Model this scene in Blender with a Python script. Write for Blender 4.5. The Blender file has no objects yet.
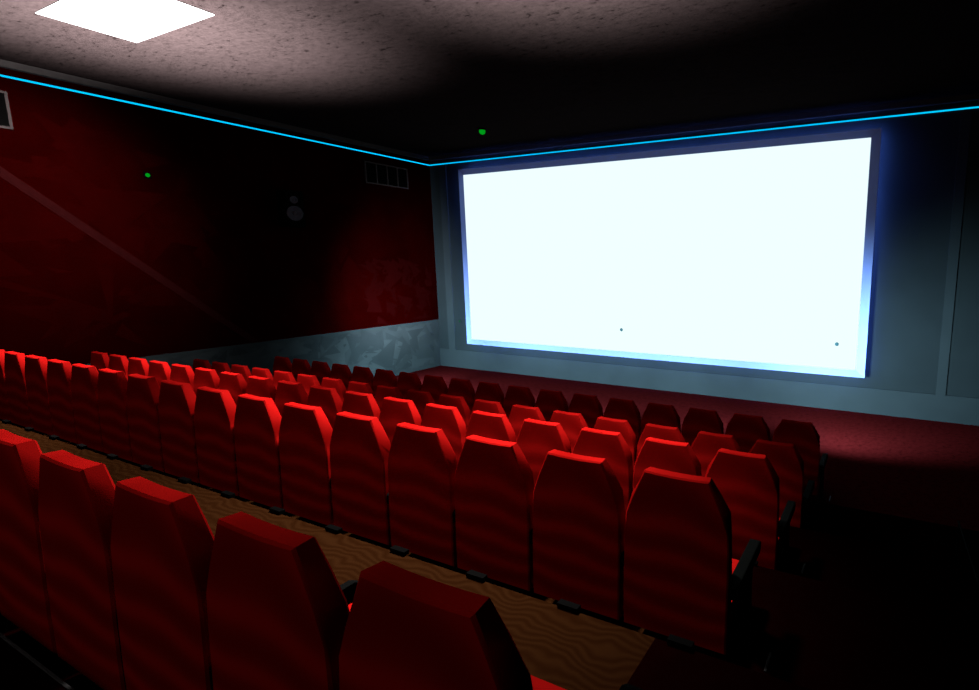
import bpy, bmesh, math, random
from mathutils import Vector, Matrix

# ------------------------------------------------------------------ basics
U = 0.56            # one seat pitch in metres; positions below are in seat pitches
ZF = -5.12          # front floor level relative to the eye
S = bpy.context.scene
C = S.collection
S.view_settings.view_transform = 'Standard'
S.view_settings.look = 'None'
S.view_settings.exposure = 0.0
S.view_settings.gamma = 1.0
S.view_settings.use_curve_mapping = False
w = bpy.data.worlds.new('world'); S.world = w
w.use_nodes = True
w.node_tree.nodes['Background'].inputs[0].default_value = (0, 0, 0, 1)
w.node_tree.nodes['Background'].inputs[1].default_value = 0.0

def P(x, y, z):
    return Vector((x * U, y * U, (z - ZF) * U))

# ------------------------------------------------------------------ materials
def mat(name, rough=0.9, spec=0.1):
    m = bpy.data.materials.new(name); m.use_nodes = True
    nt = m.node_tree
    b = nt.nodes['Principled BSDF']
    b.inputs['Roughness'].default_value = rough
    b.inputs['Specular IOR Level'].default_value = spec
    return m, nt, b

def N(nt, kind, **kw):
    n = nt.nodes.new(kind)
    for k, v in kw.items():
        if k in n.inputs: n.inputs[k].default_value = v
        else: setattr(n, k, v)
    return n

def ramp(nt, fac, stops, interp='LINEAR'):
    r = nt.nodes.new('ShaderNodeValToRGB')
    r.color_ramp.interpolation = interp
    e = r.color_ramp.elements
    while len(e) < len(stops): e.new(0.5)
    for k, (p, c) in enumerate(stops):
        e[k].position = p; e[k].color = (*c, 1)
    nt.links.new(fac, r.inputs[0])
    return r.outputs[0]

def coords(nt, scale=(1, 1, 1), rot=(0, 0, 0), src='Object'):
    t = nt.nodes.new('ShaderNodeTexCoord')
    mp = nt.nodes.new('ShaderNodeMapping')
    mp.inputs['Scale'].default_value = scale
    mp.inputs['Rotation'].default_value = rot
    nt.links.new(t.outputs[src], mp.inputs[0])
    return mp.outputs[0]

def plain(name, col, rough=0.9, spec=0.1, var=0.12, sc=8):
    m, nt, b = mat(name, rough, spec)
    n = N(nt, 'ShaderNodeTexNoise', Scale=sc)
    nt.links.new(coords(nt), n.inputs['Vector'])
    lo = tuple(c * (1 - var) for c in col); hi = tuple(c * (1 + var) for c in col)
    nt.links.new(ramp(nt, n.outputs['Fac'], [(0.3, lo), (0.7, hi)]), b.inputs['Base Color'])
    return m

def emit(name, col, strength):
    m = bpy.data.materials.new(name); m.use_nodes = True
    nt = m.node_tree
    for n in list(nt.nodes): nt.nodes.remove(n)
    e = N(nt, 'ShaderNodeEmission'); e.inputs[0].default_value = (*col, 1); e.inputs[1].default_value = strength
    o = N(nt, 'ShaderNodeOutputMaterial'); nt.links.new(e.outputs[0], o.inputs[0])
    return m

def fabric_mat():
    m, nt, b = mat('red_velour', 0.9, 0.0)
    v = coords(nt, (1, 1, 1))
    wv = N(nt, 'ShaderNodeTexWave', Scale=2.0, Distortion=11.0, Detail=0.6)
    wv.bands_direction = 'Z'; wv.inputs['Detail Scale'].default_value = 0.75
    nt.links.new(v, wv.inputs['Vector'])
    oi = nt.nodes.new('ShaderNodeObjectInfo')
    nt.links.new(oi.outputs['Random'], wv.inputs['Phase Offset'])
    c = ramp(nt, wv.outputs['Fac'], [(0.0, (0.105, 0.0012, 0.0010)), (0.5, (0.135, 0.0018, 0.0015)), (1.0, (0.195, 0.0028, 0.0024))])
    nt.links.new(c, b.inputs['Base Color'])
    n = N(nt, 'ShaderNodeTexNoise', Scale=260.0)
    nt.links.new(v, n.inputs['Vector'])
    bp = N(nt, 'ShaderNodeBump', Strength=0.15, Distance=0.002)
    nt.links.new(n.outputs['Fac'], bp.inputs['Height'])
    nt.links.new(bp.outputs[0], b.inputs['Normal'])
    return m

def ceiling_mat():
    m, nt, b = mat('plaster_ceiling', 0.95, 0.0)
    v = coords(nt, (1.0, 1.0, 1))
    n = N(nt, 'ShaderNodeTexNoise', Scale=16.0, Detail=3.0, Roughness=0.6)
    nt.links.new(coords(nt, (0.55, 1.3, 1), (0, 0, 0.4)), n.inputs['Vector'])
    n2 = N(nt, 'ShaderNodeTexNoise', Scale=45.0, Detail=2.0, Roughness=0.6)
    nt.links.new(v, n2.inputs['Vector'])
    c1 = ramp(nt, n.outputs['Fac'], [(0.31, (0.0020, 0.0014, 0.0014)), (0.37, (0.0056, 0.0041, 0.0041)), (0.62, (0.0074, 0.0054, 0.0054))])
    c2 = ramp(nt, n2.outputs['Fac'], [(0.25, (0.55, 0.55, 0.55)), (0.5, (1, 1, 1)), (0.8, (1.12, 1.12, 1.12))])
    mx = N(nt, 'ShaderNodeMix', data_type='RGBA', blend_type='MULTIPLY'); mx.inputs[0].default_value = 1.0
    nt.links.new(c1, mx.inputs[6]); nt.links.new(c2, mx.inputs[7])
    nt.links.new(mx.outputs[2], b.inputs['Base Color'])
    return m

def tier_mat():
    m, nt, b = mat('brown_wavy_carpet', 0.9, 0.0)
    v = coords(nt)
    wv = N(nt, 'ShaderNodeTexWave', Scale=7.0, Distortion=16.0, Detail=1.5)
    wv.inputs['Detail Scale'].default_value = 0.6
    wv.bands_direction = 'Y'
    nt.links.new(v, wv.inputs['Vector'])
    c = ramp(nt, wv.outputs['Fac'], [(0.0, (0.0062, 0.0019, 0.0005)), (0.5, (0.0074, 0.0024, 0.0007)), (1.0, (0.0090, 0.0031, 0.0009))])
    nt.links.new(c, b.inputs['Base Color'])
    return m

def carpet_mat():
    m, nt, b = mat('red_carpet', 0.95, 0.0)
    n = N(nt, 'ShaderNodeTexNoise', Scale=14.0, Detail=5.0, Roughness=0.75)
    nt.links.new(coords(nt), n.inputs['Vector'])
    c = ramp(nt, n.outputs['Fac'], [(0.36, (0.013, 0.0010, 0.0012)), (0.5, (0.025, 0.0019, 0.0022)), (0.7, (0.031, 0.0026, 0.0030))])
    nt.links.new(c, b.inputs['Base Color'])
    return m

M = dict(
    red=fabric_mat(),
    black=plain('black_plastic', (0.0003, 0.0003, 0.0003), 0.8, 0.01),
    arm=plain('worn_black_armrest', (0.0010, 0.0013, 0.0012), 0.8, 0.015),
    metal=plain('grey_metal', (0.012, 0.012, 0.012), 0.6, 0.05),
    ceiling=ceiling_mat(),
    tier=tier_mat(),
    carpet=carpet_mat(),
    aisle=plain('aisle_and_shade_carpet', (0.0016, 0.0001, 0.0001), 0.95, 0.0),  # aisle carpet, also laid where rows should fall into shade
    wall_red=plain('red_wallpaper', (0.0042, 0.00004, 0.00004), 0.9, 0.0, 0.25, 1.2),
    dado=plain('grey_wallpaper', (0.0115, 0.0150, 0.0165), 0.9, 0.0, 0.12, 2),
    dado_hi=plain('grey_wallpaper_light', (0.0140, 0.0182, 0.0198), 0.9, 0.0, 0.1, 2),
    dado_lo=plain('grey_wallpaper_dark', (0.0094, 0.0124, 0.0138), 0.9, 0.0, 0.1, 2),
    red_hi=plain('red_wallpaper_light', (0.0052, 0.00022, 0.00025), 0.9, 0.0, 0.1, 2),
    red_mid=plain('red_wallpaper_mid', (0.0050, 0.00008, 0.00008), 0.9, 0.0, 0.15, 2),
    wall_grey=plain('slate_wall_panel', (0.0105, 0.0145, 0.0165), 0.9, 0.0, 0.06, 2),
    rail_grey=plain('slate_wall_rail', (0.0150, 0.0205, 0.0232), 0.9, 0.0, 0.06, 2),
    dark=plain('black_wall', (0.0008, 0.0008, 0.0008), 0.9, 0.0),
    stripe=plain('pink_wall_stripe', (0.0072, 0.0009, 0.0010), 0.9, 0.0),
    cornice=plain('cornice_paint', (0.020, 0.018, 0.018), 0.9, 0.0),
    frame=plain('bloom_blue_screen_frame', (0.17, 0.24, 0.58), 0.9, 0.0, 0.03),  # blue of the screen's bloom is put into the frame colour
    ventgrey=plain('grey_vent_frame', (0.022, 0.018, 0.018), 0.9, 0.0),
    cone=plain('grey_speaker_cone', (0.026, 0.026, 0.033), 0.9, 0.0),
    spot=plain('dull_blue_dot', (0.02, 0.05, 0.06), 0.9, 0.0),
    screen=emit('lit_screen', (0.83, 1.0, 1.0), 1.06),
    lamp=emit('lit_diffuser', (1.0, 0.97, 0.96), 4.0),
    led=emit('cyan_led', (0.0, 0.58, 1.0), 1.1),
    halo_glow=emit('added_blue_halo', (0.12, 0.24, 1.0), 65.0),  # glow of the strips added behind the screen
    green=emit('green_led', (0.0, 0.30, 0.01), 1.0),
    dimgreen=emit('dim_green_led', (0.01, 0.09, 0.03), 1.0),
)

# ------------------------------------------------------------------ mesh helpers (metres)
def obj(name, bm, m, parent=None, smooth=False, loc=None):
    me = bpy.data.meshes.new(name)
    bmesh.ops.recalc_face_normals(bm, faces=bm.faces[:])
    bm.to_mesh(me); bm.free()
    for mm in (m if isinstance(m, (list, tuple)) else [m]): me.materials.append(mm)
    if smooth:
        for p in me.polygons: p.use_smooth = True
    o = bpy.data.objects.new(name, me); C.objects.link(o)
    if parent: o.parent = parent
    if loc is not None: o.location = loc
    return o

def add_box(bm, a, b, bev=0.0, mi=0):
    x0, y0, z0 = a; x1, y1, z1 = b
    t = bmesh.new()
    vs = [t.verts.new((x, y, z)) for x in (x0, x1) for y in (y0, y1) for z in (z0, z1)]
    for q in ((0, 1, 3, 2), (4, 6, 7, 5), (0, 4, 5, 1), (2, 3, 7, 6), (0, 2, 6, 4), (1, 5, 7, 3)):
        t.faces.new([vs[i] for i in q])
    bmesh.ops.recalc_face_normals(t, faces=t.faces[:])
    if bev: bmesh.ops.bevel(t, geom=t.edges[:], offset=bev, segments=2, profile=0.6, affect='EDGES')
    merge(bm, t, mi)

def merge(bm, t, mi=0):
    vm = {v: bm.verts.new(v.co) for v in t.verts}
    for f in t.faces:
        try:
            g = bm.faces.new([vm[v] for v in f.verts]); g.material_index = mi
        except ValueError: pass
    t.free()

def add_prism(bm, pts, axis, a, b, bev=0.0, mi=0):
    # pts: closed outline in the two other axes, extruded from a to b along axis
    t = bmesh.new()
    def mk(p, d):
        if axis == 'x': return (d, p[0], p[1])
        if axis == 'y': return (p[0], d, p[1])
        return (p[0], p[1], d)
    A = [t.verts.new(mk(p, a)) for p in pts]; B = [t.verts.new(mk(p, b)) for p in pts]
    t.faces.new(A[::-1]); t.faces.new(B)
    n = len(pts)
    for i in range(n): t.faces.new((A[i], A[(i + 1) % n], B[(i + 1) % n], B[i]))
    bmesh.ops.recalc_face_normals(t, faces=t.faces[:])
    if bev: bmesh.ops.bevel(t, geom=t.edges[:], offset=bev, segments=2, profile=0.6, affect='EDGES')
    merge(bm, t, mi)

def add_rings(bm, rings, cap=True, mi=0):
    R = [[bm.verts.new(p) for p in r] for r in rings]
    n = len(R[0])
    for a, b in zip(R, R[1:]):
        for i in range(n):
            f = bm.faces.new((a[i], a[(i + 1) % n], b[(i + 1) % n], b[i])); f.material_index = mi
    if cap:
        bm.faces.new(R[0][::-1]).material_index = mi; bm.faces.new(R[-1]).material_index = mi

def add_lathe(bm, prof, seg=24, mi=0, mtx=None):
    # prof: (radius, height) along +z
    rings = []
    for r, h in prof:
        ring = [Vector((r * math.cos(2 * math.pi * k / seg), r * math.sin(2 * math.pi * k / seg), h)) for k in range(seg)]
        if mtx: ring = [mtx @ p for p in ring]
        rings.append(ring)
    add_rings(bm, rings, True, mi)

def add_tube(bm, pts, r, seg=8):
    rings = []
    for i, p in enumerate(pts):
        d = (pts[min(i + 1, len(pts) - 1)] - pts[max(i - 1, 0)]).normalized()
        u = d.cross(Vector((1, 0, 0.01))).normalized(); v = d.cross(u)
        rings.append([p + u * r * math.cos(2 * math.pi * k / seg) + v * r * math.sin(2 * math.pi * k / seg) for k in range(seg)])
    add_rings(bm, rings)

def tag(o, label, cat, group=None):
    o['label'] = label; o['category'] = cat
    if group: o['group'] = group
    return o

def thing(name, label, cat, loc, group=None, rot=None):
    o = bpy.data.objects.new(name, None); C.objects.link(o)
    o.location = loc; o.empty_display_size = 0.1
    if rot: o.rotation_euler = rot
    return tag(o, label, cat, group)

def struct(name, bm, m, loc=None):
    o = obj(name, bm, m, loc=loc); o['kind'] = 'structure'; return o

def pbox(bm, a, b, bev=0.0, mi=0):
    pa, pb = P(*a), P(*b)
    add_box(bm, [min(pa[i], pb[i]) for i in range(3)], [max(pa[i], pb[i]) for i in range(3)], bev, mi)

# ------------------------------------------------------------------ room shell
XL, XR, YB, YF, ZC = -20.0, 5.0, -6.0, 19.1, 4.86
# stepped floor: (edge y, level of the tier in front of that edge)
tiers = [(YB, -2.32), (0.975, -2.875), (3.36, -3.43), (5.58, -3.995), (7.78, -4.565), (10.09, -4.86), (12.6, ZF)]
bm = bmesh.new()
XA = -1.45          # dark aisle carpet starts under the end seats, painting in the lamp's falloff
for k, (y0, z) in enumerate(tiers):
    y1 = tiers[k + 1][0] if k + 1 < len(tiers) else YF + 0.2
    last = k >= 5
    if last:
        pbox(bm, (XL - 0.2, y0, ZF - 0.5), (XR + 0.2, y1, z), mi=1)
    elif k == 0:
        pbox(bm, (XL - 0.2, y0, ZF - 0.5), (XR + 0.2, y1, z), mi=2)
    else:
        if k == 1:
            pbox(bm, (XL - 0.2, y0, ZF - 0.5), (XA, 1.9, z), mi=2); pbox(bm, (XL - 0.2, 1.9, ZF - 0.5), (XA, y1, z), mi=0)  # dark strip below the nearest row paints shade over lamp leaks
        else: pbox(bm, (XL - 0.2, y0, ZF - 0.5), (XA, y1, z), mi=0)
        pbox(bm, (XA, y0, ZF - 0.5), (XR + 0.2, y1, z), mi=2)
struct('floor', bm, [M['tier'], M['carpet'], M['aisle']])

bm = bmesh.new(); pbox(bm, (XL - 0.2, YB - 0.2, ZC), (XR + 0.2, YF + 0.2, ZC + 0.3)); struct('ceiling', bm, M['ceiling'])
bm = bmesh.new()
pbox(bm, (XL - 0.3, YB - 0.2, -2.80), (XL, YF, ZC), mi=0)
pbox(bm, (XL - 0.3, YB - 0.2, ZF - 0.5), (XL, YF, -2.80), mi=1)
# printed shard pattern: angular triangles laid over each other on the paper
rnd = random.Random(11)
def shards(n_, y0, y1, z0, z1, mats, smin, smax, off0):
    k = 0
    while k < n_:
        y, z = rnd.uniform(y0, y1), rnd.uniform(z0, z1)
        a0 = rnd.uniform(0, 2 * math.pi); L = rnd.uniform(smin, smax); wd = L * rnd.uniform(0.3, 0.62)
        pts = [(y + L * math.cos(a0), z + L * math.sin(a0)), (y - wd * 0.6 * math.sin(a0) - 0.2 * L * math.cos(a0), z + wd * 0.6 * math.cos(a0)), (y + wd * 0.6 * math.sin(a0), z - wd * 0.6 * math.cos(a0))]
        if any(p[0] < y0 - .5 or p[0] > YF - 0.06 or p[1] < z0 or p[1] > z1 for p in pts): continue
        xo = XL * U + off0 + k * 0.00002
        f_ = bm.faces.new([bm.verts.new((xo, P(0, p[0], 0)[1], P(0, 0, p[1])[2])) for p in pts])
        f_.material_index = mats[k % len(mats)]; k += 1
shards(420, 7.0, 19.0, -5.1, -2.80, (2, 3, 1), 0.7, 1.5, 0.0005)
shards(150, 15.3, 18.7, -2.78, 0.2, (4, 4, 0), 0.5, 1.2, 0.0005)
shards(160, 3.0, 15.0, -2.78, 4.0, (5, 5, 0), 0.7, 1.9, 0.0005)
struct('wall_left', bm, [M['wall_red'], M['dado'], M['dado_hi'], M['dado_lo'], M['red_hi'], M['red_mid']])
bm = bmesh.new(); pbox(bm, (XR, YB - 0.2, ZF - 0.5), (XR + 0.3, YF, ZC)); struct('wall_right', bm, M['dark'])
bm = bmesh.new(); pbox(bm, (XL - 0.2, YB - 0.3, ZF - 0.5), (XR + 0.2, YB, ZC)); struct('wall_back', bm, M['dark'])
bm = bmesh.new(); pbox(bm, (XL - 0.3, YF, ZF - 0.5), (XR + 0.3, YF + 0.3, ZC)); struct('wall_front', bm, M['wall_grey'])
# raised rails and uprights framing the front wall panels
bm = bmesh.new(); pbox(bm, (XL, YF - 0.05, ZF), (XR, YF, -4.24)); struct('baseboard_front', bm, M['rail_grey'])
n = 1
for (x0, x1) in ((-19.38, -18.96), (1.60, 1.88)):
    bm = bmesh.new(); pbox(bm, (x0, YF - 0.05, -4.24), (x1, YF, 4.45)); struct('trim_%d' % n, bm, M['rail_grey']); n += 1
# cornices
bm = bmesh.new(); pbox(bm, (XL, YB, 4.70), (XL + 0.16, YF, ZC)); struct('trim_%d' % n, bm, M['cornice']); n += 1
bm = bmesh.new(); pbox(bm, (XL, YF - 0.16, 4.70), (XR, YF, ZC)); struct('trim_%d' % n, bm, M['cornice']); n += 1
# diagonal stripe across the left wall
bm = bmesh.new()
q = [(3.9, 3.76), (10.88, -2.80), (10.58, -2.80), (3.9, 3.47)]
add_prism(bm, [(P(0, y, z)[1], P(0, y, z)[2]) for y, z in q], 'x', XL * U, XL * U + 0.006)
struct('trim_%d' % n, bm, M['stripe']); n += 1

# cyan LED line round the top of the walls
bm = bmesh.new()
pbox(bm, (XL + 0.006, YB + 0.02, 4.486), (XL + 0.04, YF - 0.04, 4.526)); pbox(bm, (XL + 0.006, YF - 0.04, 4.486), (XR - 0.02, YF - 0.006, 4.526))
tag(obj('led_strip', bm, M['led']), 'thin glowing cyan light strip running round the walls below the ceiling', 'led strip')

# ------------------------------------------------------------------ screen
SY = YF - 0.26
k1, k2 = (SY - 0.10) / 19.1, (SY - 0.30) / 19.1      # measured on the wall plane, carried to the screen's own depth
x0, x1, z0, z1 = -17.95 * k1, -0.83 * k1, -3.66 * k1, 3.93 * k1
ox0, ox1, oz0, oz1 = -18.24 * k2, -0.54 * k2, -3.91 * k2, 4.19 * k2
t = thing('projection_screen', 'huge blank glowing white cinema screen on the front wall', 'screen', P(-9.4, YF, z0))
bm = bmesh.new(); pbox(bm, (x0, SY - 0.10, z0), (x1, SY - 0.08, z1))
def under(o, t):
    o.parent = t; o.matrix_parent_inverse = Matrix.Translation(-t.location)
    return o
under(obj('screen_surface', bm, M['screen']), t)
bm = bmesh.new()
inn = [(x0, z0), (x1, z0), (x1, z1), (x0, z1)]; out = [(ox0, oz0), (ox1, oz0), (ox1, oz1), (ox0, oz1)]
A = [P(x, SY - 0.09, z) for x, z in inn]; B = [P(x, SY - 0.30, z) for x, z in out]; D = [P(x, SY - 0.06, z) for x, z in out]; E_ = [P(x, SY - 0.06, z) for x, z in inn]
add_rings(bm, [A, B, D, E_, A], cap=False)
bmesh.ops.remove_doubles(bm, verts=bm.verts[:], dist=1e-5)
under(obj('screen_frame', bm, M['frame'], ), t)
bm = bmesh.new()   # unseen blue strips added behind the frame to imitate the screen's bloom
gx = 0.05
for a, b in (((ox0 + gx, oz1 - gx - 0.06), (ox1 - gx, oz1 - gx)), ((ox0 + gx, oz0 + gx), (ox1 - gx, oz0 + gx + 0.06)),
             ((ox0 + gx, oz0 + gx), (ox0 + gx + 0.06, oz1 - gx)), ((ox1 - gx - 0.06, oz0 + gx), (ox1 - gx, oz1 - gx))):
    pbox(bm, (a[0], SY - 0.055, a[1]), (b[0], SY - 0.02, b[1]))
o = under(obj('halo_strip', bm, M['halo_glow']), t); o['label'] = 'added unseen blue halo strip behind the frame'
for (x, z) in ((-9.66, -2.71), (-1.46, -2.75)):
    bm = bmesh.new()
    c = P(x, SY - 0.10, z)
    add_lathe(bm, [(0.036, 0.0), (0.036, 0.004), (0.02, 0.006)], 16, mtx=Matrix.Translation(c) @ Matrix.Rotation(math.pi / 2, 4, 'X'))
    o = under(obj('screen_spot', bm, M['spot']), t); o['label'] = 'small grey spot near the bottom of the screen'

# ------------------------------------------------------------------ ceiling lamp panels
def lamp_panel(cx, cy, label, proto=None):
    t = thing('ceiling_light', label, 'ceiling light', P(cx, cy, ZC), 'square ceiling light panels')
    if proto:
        for ch in proto.children:
            c = ch.copy(); C.objects.link(c); c.parent = t
        return t
    hx, hy = 1.545 * U, 0.78 * U
    bm = bmesh.new(); add_box(bm, (-hx, -hy, -0.016), (hx, hy, -0.004), 0.003); obj('diffuser', bm, M['lamp'], t)
    bm = bmesh.new(); add_box(bm, (-hx + .05, -hy + .05, -0.0041), (hx - .05, hy - .05, 0.0)); obj('housing', bm, M['black'], t)
    return t
L1 = lamp_panel(-14.0, 5.83, 'bright white square light panel set in the ceiling at top left')

# ------------------------------------------------------------------ seats
H = 1.665 * U
def rel(z): return H + z * U       # height given below the top of the back

def backrest_bm():
    # rear and front outlines differ: the sides are chamfered towards the rear
    bm = bmesh.new()
    zs = [0.0, -0.13, -0.27, -0.42, -0.60, -0.90, -1.20, -1.475]
    rear = [0.294, 0.350, 0.412, 0.466, 0.476, 0.478, 0.478, 0.476]
    front = [0.278, 0.368, 0.452, 0.458, 0.460, 0.462, 0.462, 0.458]
    def yb(z): return -0.012 + 0.02 * math.cos(z * 2.1)
    def yf(z): return 0.125 + 0.06 * min(1.0, max(0.0, (-z - 0.25) / 0.5))
    T = [-1, -0.94, -0.6, -0.2, 0.2, 0.6, 0.94, 1]
    def grid(ws, fn, puff, e):
        G = []
        zz = [zs[0] - e] + zs[1:-1] + [zs[-1] + e]
        for w_, z in zip(ws, zz):
            row = []
            for t_ in T:
                x = (w_ - e) * t_
                p = puff * (1 - t_ * t_) * math.sin(math.pi * min(1, -z / 1.475))
                sag = -0.010 * (1 - t_ * t_) if z > -0.06 else 0
                row.append(bm.verts.new((x * U, (fn(z) + p) * U, rel(z + sag))))
            G.append(row)
        return G
    e = 0.013
    G0 = grid(rear, yb, -0.012, e)
    G1 = grid(front, yf, 0.025, e)
    def rim(ws, fn, off):
        pts = []
        n_ = len(zs)
        for t_ in T: pts.append((ws[0] * t_, zs[0] + (-0.010 * (1 - t_ * t_))))
        for i_ in range(1, n_ - 1): pts.append((ws[i_], zs[i_]))
        for t_ in reversed(T): pts.append((ws[-1] * t_, zs[-1]))
        for i_ in range(n_ - 2, 0, -1): pts.append((-ws[i_], zs[i_]))
        return [bm.verts.new((x * U, (fn(z) + off) * U, rel(z))) for x, z in pts]
    def loop(G):
        n_ = len(G)
        return list(G[0]) + [G[i_][-1] for i_ in range(1, n_ - 1)] + list(reversed(G[-1])) + [G[i_][0] for i_ in range(n_ - 2, 0, -1)]
    R0 = rim(rear, yb, e); R1 = rim(front, yf, -e)
    L0, L1 = loop(G0), loop(G1)
    for G in (G0, G1):
        for a, b in zip(G, G[1:]):
            for k in range(len(T) - 1): bm.faces.new((a[k], a[k + 1], b[k + 1], b[k]))
    for A_, B_ in ((L0, R0), (R0, R1), (R1, L1)):
        n_ = len(A_)
        for k in range(n_): bm.faces.new((A_[k], A_[(k + 1) % n_], B_[(k + 1) % n_], B_[k]))
    return bm

def cushion_bm():
    bm = bmesh.new()
    pts = [(0.19, -1.215), (0.45, -1.20), (0.92, -1.195), (1.0, -1.215), (1.03, -1.28), (1.0, -1.38), (0.22, -1.40)]
    add_prism(bm, [(y * U, rel(z)) for y, z in pts], 'x', -0.435 * U, 0.435 * U, 0.012)
    return bm

def arm_bm(c, hw=0.031):
    bm = bmesh.new()
    pts = [(0.0, -0.975), (0.0, -0.865), (0.03, -0.845), (0.80, -0.845), (0.85, -0.875), (0.85, -0.94), (0.80, -0.975)]
    add_prism(bm, [(y * U, rel(z)) for y, z in pts], 'x', (c - hw) * U, (c + hw) * U, 0.006)
    return bm

def panel_bm(c):
    bm = bmesh.new()
    b_ = -1.64
    pts = [(0.28, -0.97), (0.74, -0.97), (0.70, -1.25), (0.74, b_), (0.26, b_), (0.30, -1.25)]
    add_prism(bm, [(y * U, rel(z)) for y, z in pts], 'x', (c - 0.02) * U, (c + 0.02) * U, 0.004)
    add_box(bm, ((c - 0.026) * U, 0.24 * U, 0.0), ((c + 0.026) * U, 0.78 * U, 0.04 * U), 0.003)
    return bm

def foot_bm(bracket=False):
    bm = bmesh.new()
    if bracket:   # bracket hooked over the edge of the tier behind
        add_box(bm, (0.155 * U, -0.535 * U, 0.555 * U), (0.355 * U, -0.47 * U, 0.60 * U), 0.003)
        add_box(bm, (0.20 * U, -0.495 * U, 0.10 * U), (0.31 * U, -0.47 * U, 0.56 * U))
        add_box(bm, (0.20 * U, -0.495 * U, 0.0), (0.31 * U, 0.20 * U, 0.10 * U))
        add_box(bm, (-0.12 * U, 0.12 * U, 0.0), (0.31 * U, 0.20 * U, 0.04 * U))
    add_box(bm, (-0.345 * U, 0.10 * U, 0.0), (-0.10 * U, 0.55 * U, 0.045 * U), 0.004)
    add_prism(bm, [(0.13 * U, 0.04 * U), (0.50 * U, 0.04 * U), (0.42 * U, 0.27 * U), (0.20 * U, 0.27 * U)], 'x', -0.30 * U, -0.145 * U, 0.004)
    return bm

def make_seat():
    t = thing('cinema_seat', 'x', 'seat', (0, 0, 0), 'rows of red cinema seats')
    b_ = obj('backrest', backrest_bm(), M['red'], t, smooth=True)
    b_.data.set_sharp_from_angle(angle=math.radians(38))
    obj('seat_cushion', cushion_bm(), M['red'], t)
    obj('armrest', arm_bm(0.484), M['arm'], t)
    obj('side_panel', panel_bm(0.5), M['black'], t)
    global foot_plain
    obj('foot', foot_bm(True), M['black'], t)
    o_ = obj('foot', foot_bm(), M['black']); foot_plain = o_.data; bpy.data.objects.remove(o_)
    return t

def left_arm(t):
    obj('armrest', arm_bm(-0.51), M['arm'], t)
    obj('side_panel', panel_bm(-0.5), M['black'], t)

ordn = ['', 'second', 'third', 'fourth', 'fifth', 'sixth', 'seventh', 'eighth', 'ninth', 'tenth', 'eleventh',
        'twelfth', 'thirteenth', 'fourteenth', 'fifteenth', 'sixteenth', 'seventeenth', 'eighteenth']
rows = [  # name, back y, floor level, seats, how the row is described
    ('nearest row', 1.235, -2.875, 6),
    ('second row from camera', 3.87, -3.43, 17),
    ('third row from camera', 6.09, -3.995, 18),
    ('fourth row from camera', 8.29, -4.565, 18),
    ('farthest row under the screen', 10.60, -4.86, 18)]
proto = make_seat(); used = False; end_arm = None; ends = []; feet = []
for ri, (rn, y, z, cnt) in enumerate(rows):
    for k in range(cnt):
        if not used: t = proto; used = True
        else:
            t = proto.copy(); C.objects.link(t)
            for ch in proto.children:
                c = ch.copy(); C.objects.link(c); c.parent = t
        t.location = P(-1.5 - k - (0.02 if ri == 0 else 0), y, z)
        tone = ['large dark red cinema seat', 'red high-backed cinema seat', 'red cinema seat', 'small red cinema seat', 'dark maroon cinema seat'][ri]
        if k == 0:
            lab = '%s with end armrest, at aisle end of the %s' % (tone, rn)
            if ri == 0: lab = 'large dark red cinema seat cut off at the bottom, right end of the nearest row'
        elif cnt == 18 and k >= 9:
            j = 17 - k
            lab = ('%s, %s from left wall, %s' % (tone, ordn[j], rn)) if j else '%s at the left wall end of the %s' % (tone, rn)
        else:
            lab = '%s, %s from the right end of the %s' % (tone, ordn[k], rn)
        if len(lab.split()) > 16: lab = lab.replace('farthest row under the screen', 'farthest row')
        t['label'] = lab; t['group'] = 'red cinema seats in the ' + rn
        if k == cnt - 1 and cnt == 18: left_arm(t)
        if ri in (0, 4):
            for ch in t.children:
                if ch.name.startswith('foot'): feet.append(ch)
        if k == 0:      # broader armrest at the aisle end
            for ch in t.children:
                if ch.name.startswith('armrest'):
                    if end_arm is None:
                        o_ = obj('armrest', arm_bm(0.512, 0.05), M['arm']); end_arm = o_.data; bpy.data.objects.remove(o_)
                    ends.append(ch)

for ch in ends: ch.data = end_arm
for ch in feet: ch.data = foot_plain

# ------------------------------------------------------------------ step nosings
def nosing(a, b, label):
    bm = bmesh.new(); pbox(bm, a, b, 0.002)
    tag(obj('step_nosing', bm, M['metal']), label, 'step edge', 'metal step edges')
nosing((XL + 0.3, 0.958, -2.32), (XA, 0.975, -2.314), 'thin grey metal step edge on the floor behind the nearest row of seats')
for (x, y, z, where) in ((-0.73, 4.13, -3.43, 'second row end seat'), (-0.77, 6.66, -3.995, 'third row end seat'), (-0.81, 10.97, -4.86, 'farthest row end seat')):
    nosing((x - 0.012, y - 0.10, z), (x + 0.012, y + 0.14, z + 0.012), 'short grey metal step edge on the dark aisle beside the ' + where)

# faint handrail across the aisle
t = thing('handrail', 'faint thin dark metal handrail standing across the black aisle at far right', 'handrail', P(1.05, 7.2, -3.995))
bm = bmesh.new()
add_tube(bm, [P(1.05, 6.0, -3.30) - t.location, P(1.05, 7.75, -3.42) - t.location], 0.006); obj('rail', bm, M['black'], t)
for y, zt in ((6.1, -3.31), (7.65, -3.415)):
    bm = bmesh.new(); add_tube(bm, [P(1.05, y, -3.995 if y < 7.46 else -4.565) - t.location, P(1.05, y, zt) - t.location], 0.008); obj('post', bm, M['black'], t)

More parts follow.
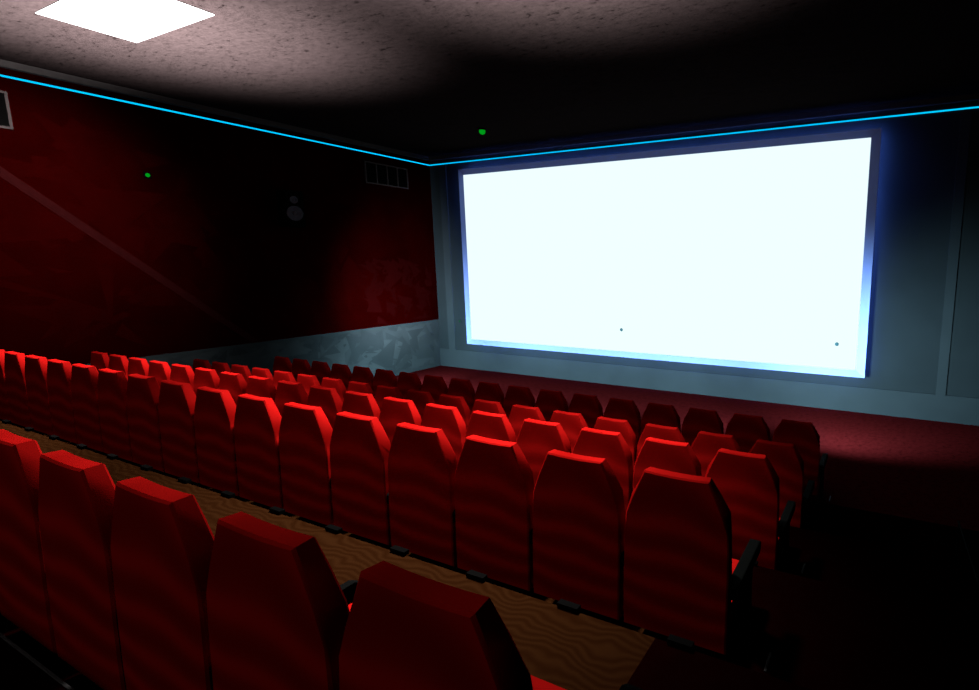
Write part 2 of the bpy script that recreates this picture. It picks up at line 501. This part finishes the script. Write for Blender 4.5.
# ------------------------------------------------------------------ wall and ceiling fittings
def vent(yc, label):
    t = thing('wall_vent', label, 'vent', P(XL, yc, 3.70), 'four-pane vents high on the left wall')
    w_, h_, b_ = 1.085, 0.445, 0.055
    bm = bmesh.new(); add_box(bm, (0, -w_ * U + .01, -h_ * U + .01), (0.012, w_ * U - .01, h_ * U - .01)); obj('back_plate', bm, M['dark'], t)
    bm = bmesh.new()
    add_box(bm, (0, -w_ * U, h_ * U - b_ * U), (0.03, w_ * U, h_ * U)); add_box(bm, (0, -w_ * U, -h_ * U), (0.03, w_ * U, -h_ * U + b_ * U))
    for k in range(5):
        y = (-w_ + b_ / 2 + k * (2 * w_ - b_) / 4) * U; hb = b_ * U * (0.5 if k in (0, 4) else 0.4)
        add_box(bm, (0, y - hb, -h_ * U + .005), (0.028, y + hb, h_ * U - .005))
    obj('vent_frame', bm, M['ventgrey'], t)
vent(4.66, 'grey framed vent cut off by the left edge, high on the wall')
vent(16.67, 'faint four-pane vent high on the left wall beside the screen corner')

# loudspeaker
t = thing('wall_speaker', 'black loudspeaker with two grey cones hanging on the dark left wall', 'speaker', P(XL, 12.35, 1.88))
t.rotation_euler = (0, 0, -0.0)
bm = bmesh.new()
pts = [(0.0, -0.42), (0.62, -0.55), (0.78, 0.05), (0.0, 0.42)]
add_prism(bm, [(x * U, y * U) for x, y in pts], 'z', -0.62 * U, 0.62 * U, 0.01); obj('cabinet', bm, M['dark'], t)
a = Vector((0.62, -0.55, 0)); b = Vector((0.78, 0.05, 0)); d = (b - a).normalized(); nrm = Vector((d.y, -d.x, 0))
mid = (a + b) / 2
for nm, zc, r in (('woofer', -0.17, 0.26), ('tweeter', 0.30, 0.13)):
    c = Vector((mid.x * U, mid.y * U, zc * U))
    rot = nrm.to_track_quat('Z', 'Y').to_matrix().to_4x4()
    bm = bmesh.new()
    add_lathe(bm, [(r * U, -0.004), (r * U, 0.012), (r * U * 0.9, 0.014), (r * U * 0.3, 0.004), (r * U * 0.2, 0.012)], 28, mtx=Matrix.Translation(c) @ rot)
    obj(nm, bm, M['cone'], t)

# small green indicator lamps
t = thing('smoke_detector', 'small round ceiling detector with a bright green light above the screen', 'smoke detector', P(-13.95, 15.93, ZC))
bm = bmesh.new(); add_lathe(bm, [(0.075, 0.0), (0.075, -0.02), (0.06, -0.035)], 24); obj('housing', bm, M['dark'], t)
bm = bmesh.new(); add_lathe(bm, [(0.062, -0.033), (0.062, -0.07), (0.048, -0.10), (0.016, -0.115)], 20); obj('indicator_light', bm, M['green'], t)
t = thing('wall_indicator', 'tiny green indicator light on the dark left wall', 'indicator light', P(XL, 8.31, 2.53))
bm = bmesh.new(); add_box(bm, (0, -0.05, -0.05), (0.012, 0.05, 0.05), 0.003); obj('housing', bm, M['dark'], t)
bm = bmesh.new(); add_lathe(bm, [(0.032, 0.010), (0.030, 0.022), (0.014, 0.030)], 16, mtx=Matrix.Rotation(math.pi / 2, 4, 'Y')); obj('indicator_light', bm, M['green'], t)
t = thing('wall_indicator', 'very faint green indicator on the front wall left of the screen', 'indicator light', P(-18.62, YF, -2.83))
bm = bmesh.new(); add_box(bm, (-0.04, -0.012, -0.04), (0.04, 0, 0.04), 0.003); obj('housing', bm, M['wall_grey'], t)
bm = bmesh.new(); add_lathe(bm, [(0.028, 0.010), (0.026, 0.020), (0.012, 0.026)], 16, mtx=Matrix.Rotation(math.pi / 2, 4, 'X')); obj('indicator_light', bm, M['dimgreen'], t)

# ------------------------------------------------------------------ lights
def light(kind, name, loc, power, col, size=0.1, aim=None, cone=None, blend=1.0):
    l = bpy.data.lights.new(name, kind); l.energy = power; l.color = col
    l.shadow_soft_size = size
    if kind == 'SPOT': l.spot_size = math.radians(cone); l.spot_blend = blend
    o = bpy.data.objects.new(name, l); C.objects.link(o); o.location = loc
    if aim is not None: o.rotation_euler = (aim - loc).to_track_quat('-Z', 'Y').to_euler()
    return o
lamps = [(-14.0, 5.83), (-5.0, 5.83)]
for k, (x, y) in enumerate(lamps):
    p = P(x, y, 4.6)
    light('SPOT', 'panel_downlight', p, 5000, (1, 0.93, 0.9), 0.25, P(x - (0.4 if k else 0), y - 1.4, -5), 76, 0.9)
    light('SPOT', 'added_ceiling_uplight', P(x, y, 4.86 - 3.2), 11500, (1, 0.95, 0.95), 0.12, P(x, y, 8), 130, 0.55)  # floating uplight added below each panel, no fixture, brightens the ceiling

light('SPOT', 'added_wall_glow', P(-13.6, 5.0, 4.5), 4200, (1, 0.93, 0.9), 0.3, P(-20, 5.5, 1.3), 66, 1.0)  # spot added near the panel, without a fixture, to brighten the left wall
for (x, y) in ((-13.81, -3.6), (-5.0, -3.6)):
    light('POINT', 'added_rear_fill', P(x, y, 4.2), 120, (1, 0.93, 0.9), 0.4)  # unseen fill lights added behind the camera to lift the seat backs
# low spots added behind the farthest row, no fixtures, to brighten the front wall
for (x, tx, ty, pw) in ((-15.5, -15.8, 19.1, 300), (-12.0, -12.0, 19.1, 240), (-8.5, -8.5, 19.1, 240),
                        (-5.0, -5.0, 19.1, 280), (-1.9, 0.2, 19.1, 450)):
    light('SPOT', 'added_low_wash', P(x, 13.6, -3.9 if x < -2 else -3.2), pw * 5, (0.60, 0.88, 1.0), 0.2, P(tx, ty, -4.1 if x < -2 else -4.3), 108, 1.0)
light('SPOT', 'added_low_wash', P(-16.6, 15.2, -3.9), 1000, (0.60, 0.88, 1.0), 0.2, P(-20, 16.4, -4.1), 150, 1.0)  # another added spot, unseen, brightens the grey dado by the front corner
light('SPOT', 'added_wall_wash', P(-15.0, 13.8, -3.4), 2600, (0.85, 0.9, 1.0), 0.2, P(-20.0, 16.6, -1.2), 66, 1.0)  # unseen spot added to redden the left wall near the screen

# ------------------------------------------------------------------ camera
f, px, pitch, yaw = 524.7, 638.5, 0.157, 0.4432
cam = bpy.data.cameras.new('camera'); co = bpy.data.objects.new('camera', cam); C.objects.link(co)
cam.sensor_fit = 'HORIZONTAL'; cam.sensor_width = 36; cam.lens = f * 36 / 979
cam.shift_x = (489.5 - px) / 979; cam.clip_start = 0.02; cam.clip_end = 100
fwd = Vector((-math.sin(yaw) * math.cos(pitch), math.cos(yaw) * math.cos(pitch), -math.sin(pitch)))
right = Vector((math.cos(yaw), math.sin(yaw), 0)); up = right.cross(fwd)
co.matrix_world = Matrix.Translation(P(0, 0, 0)) @ Matrix((right, up, -fwd)).transposed().to_4x4()
S.camera = co
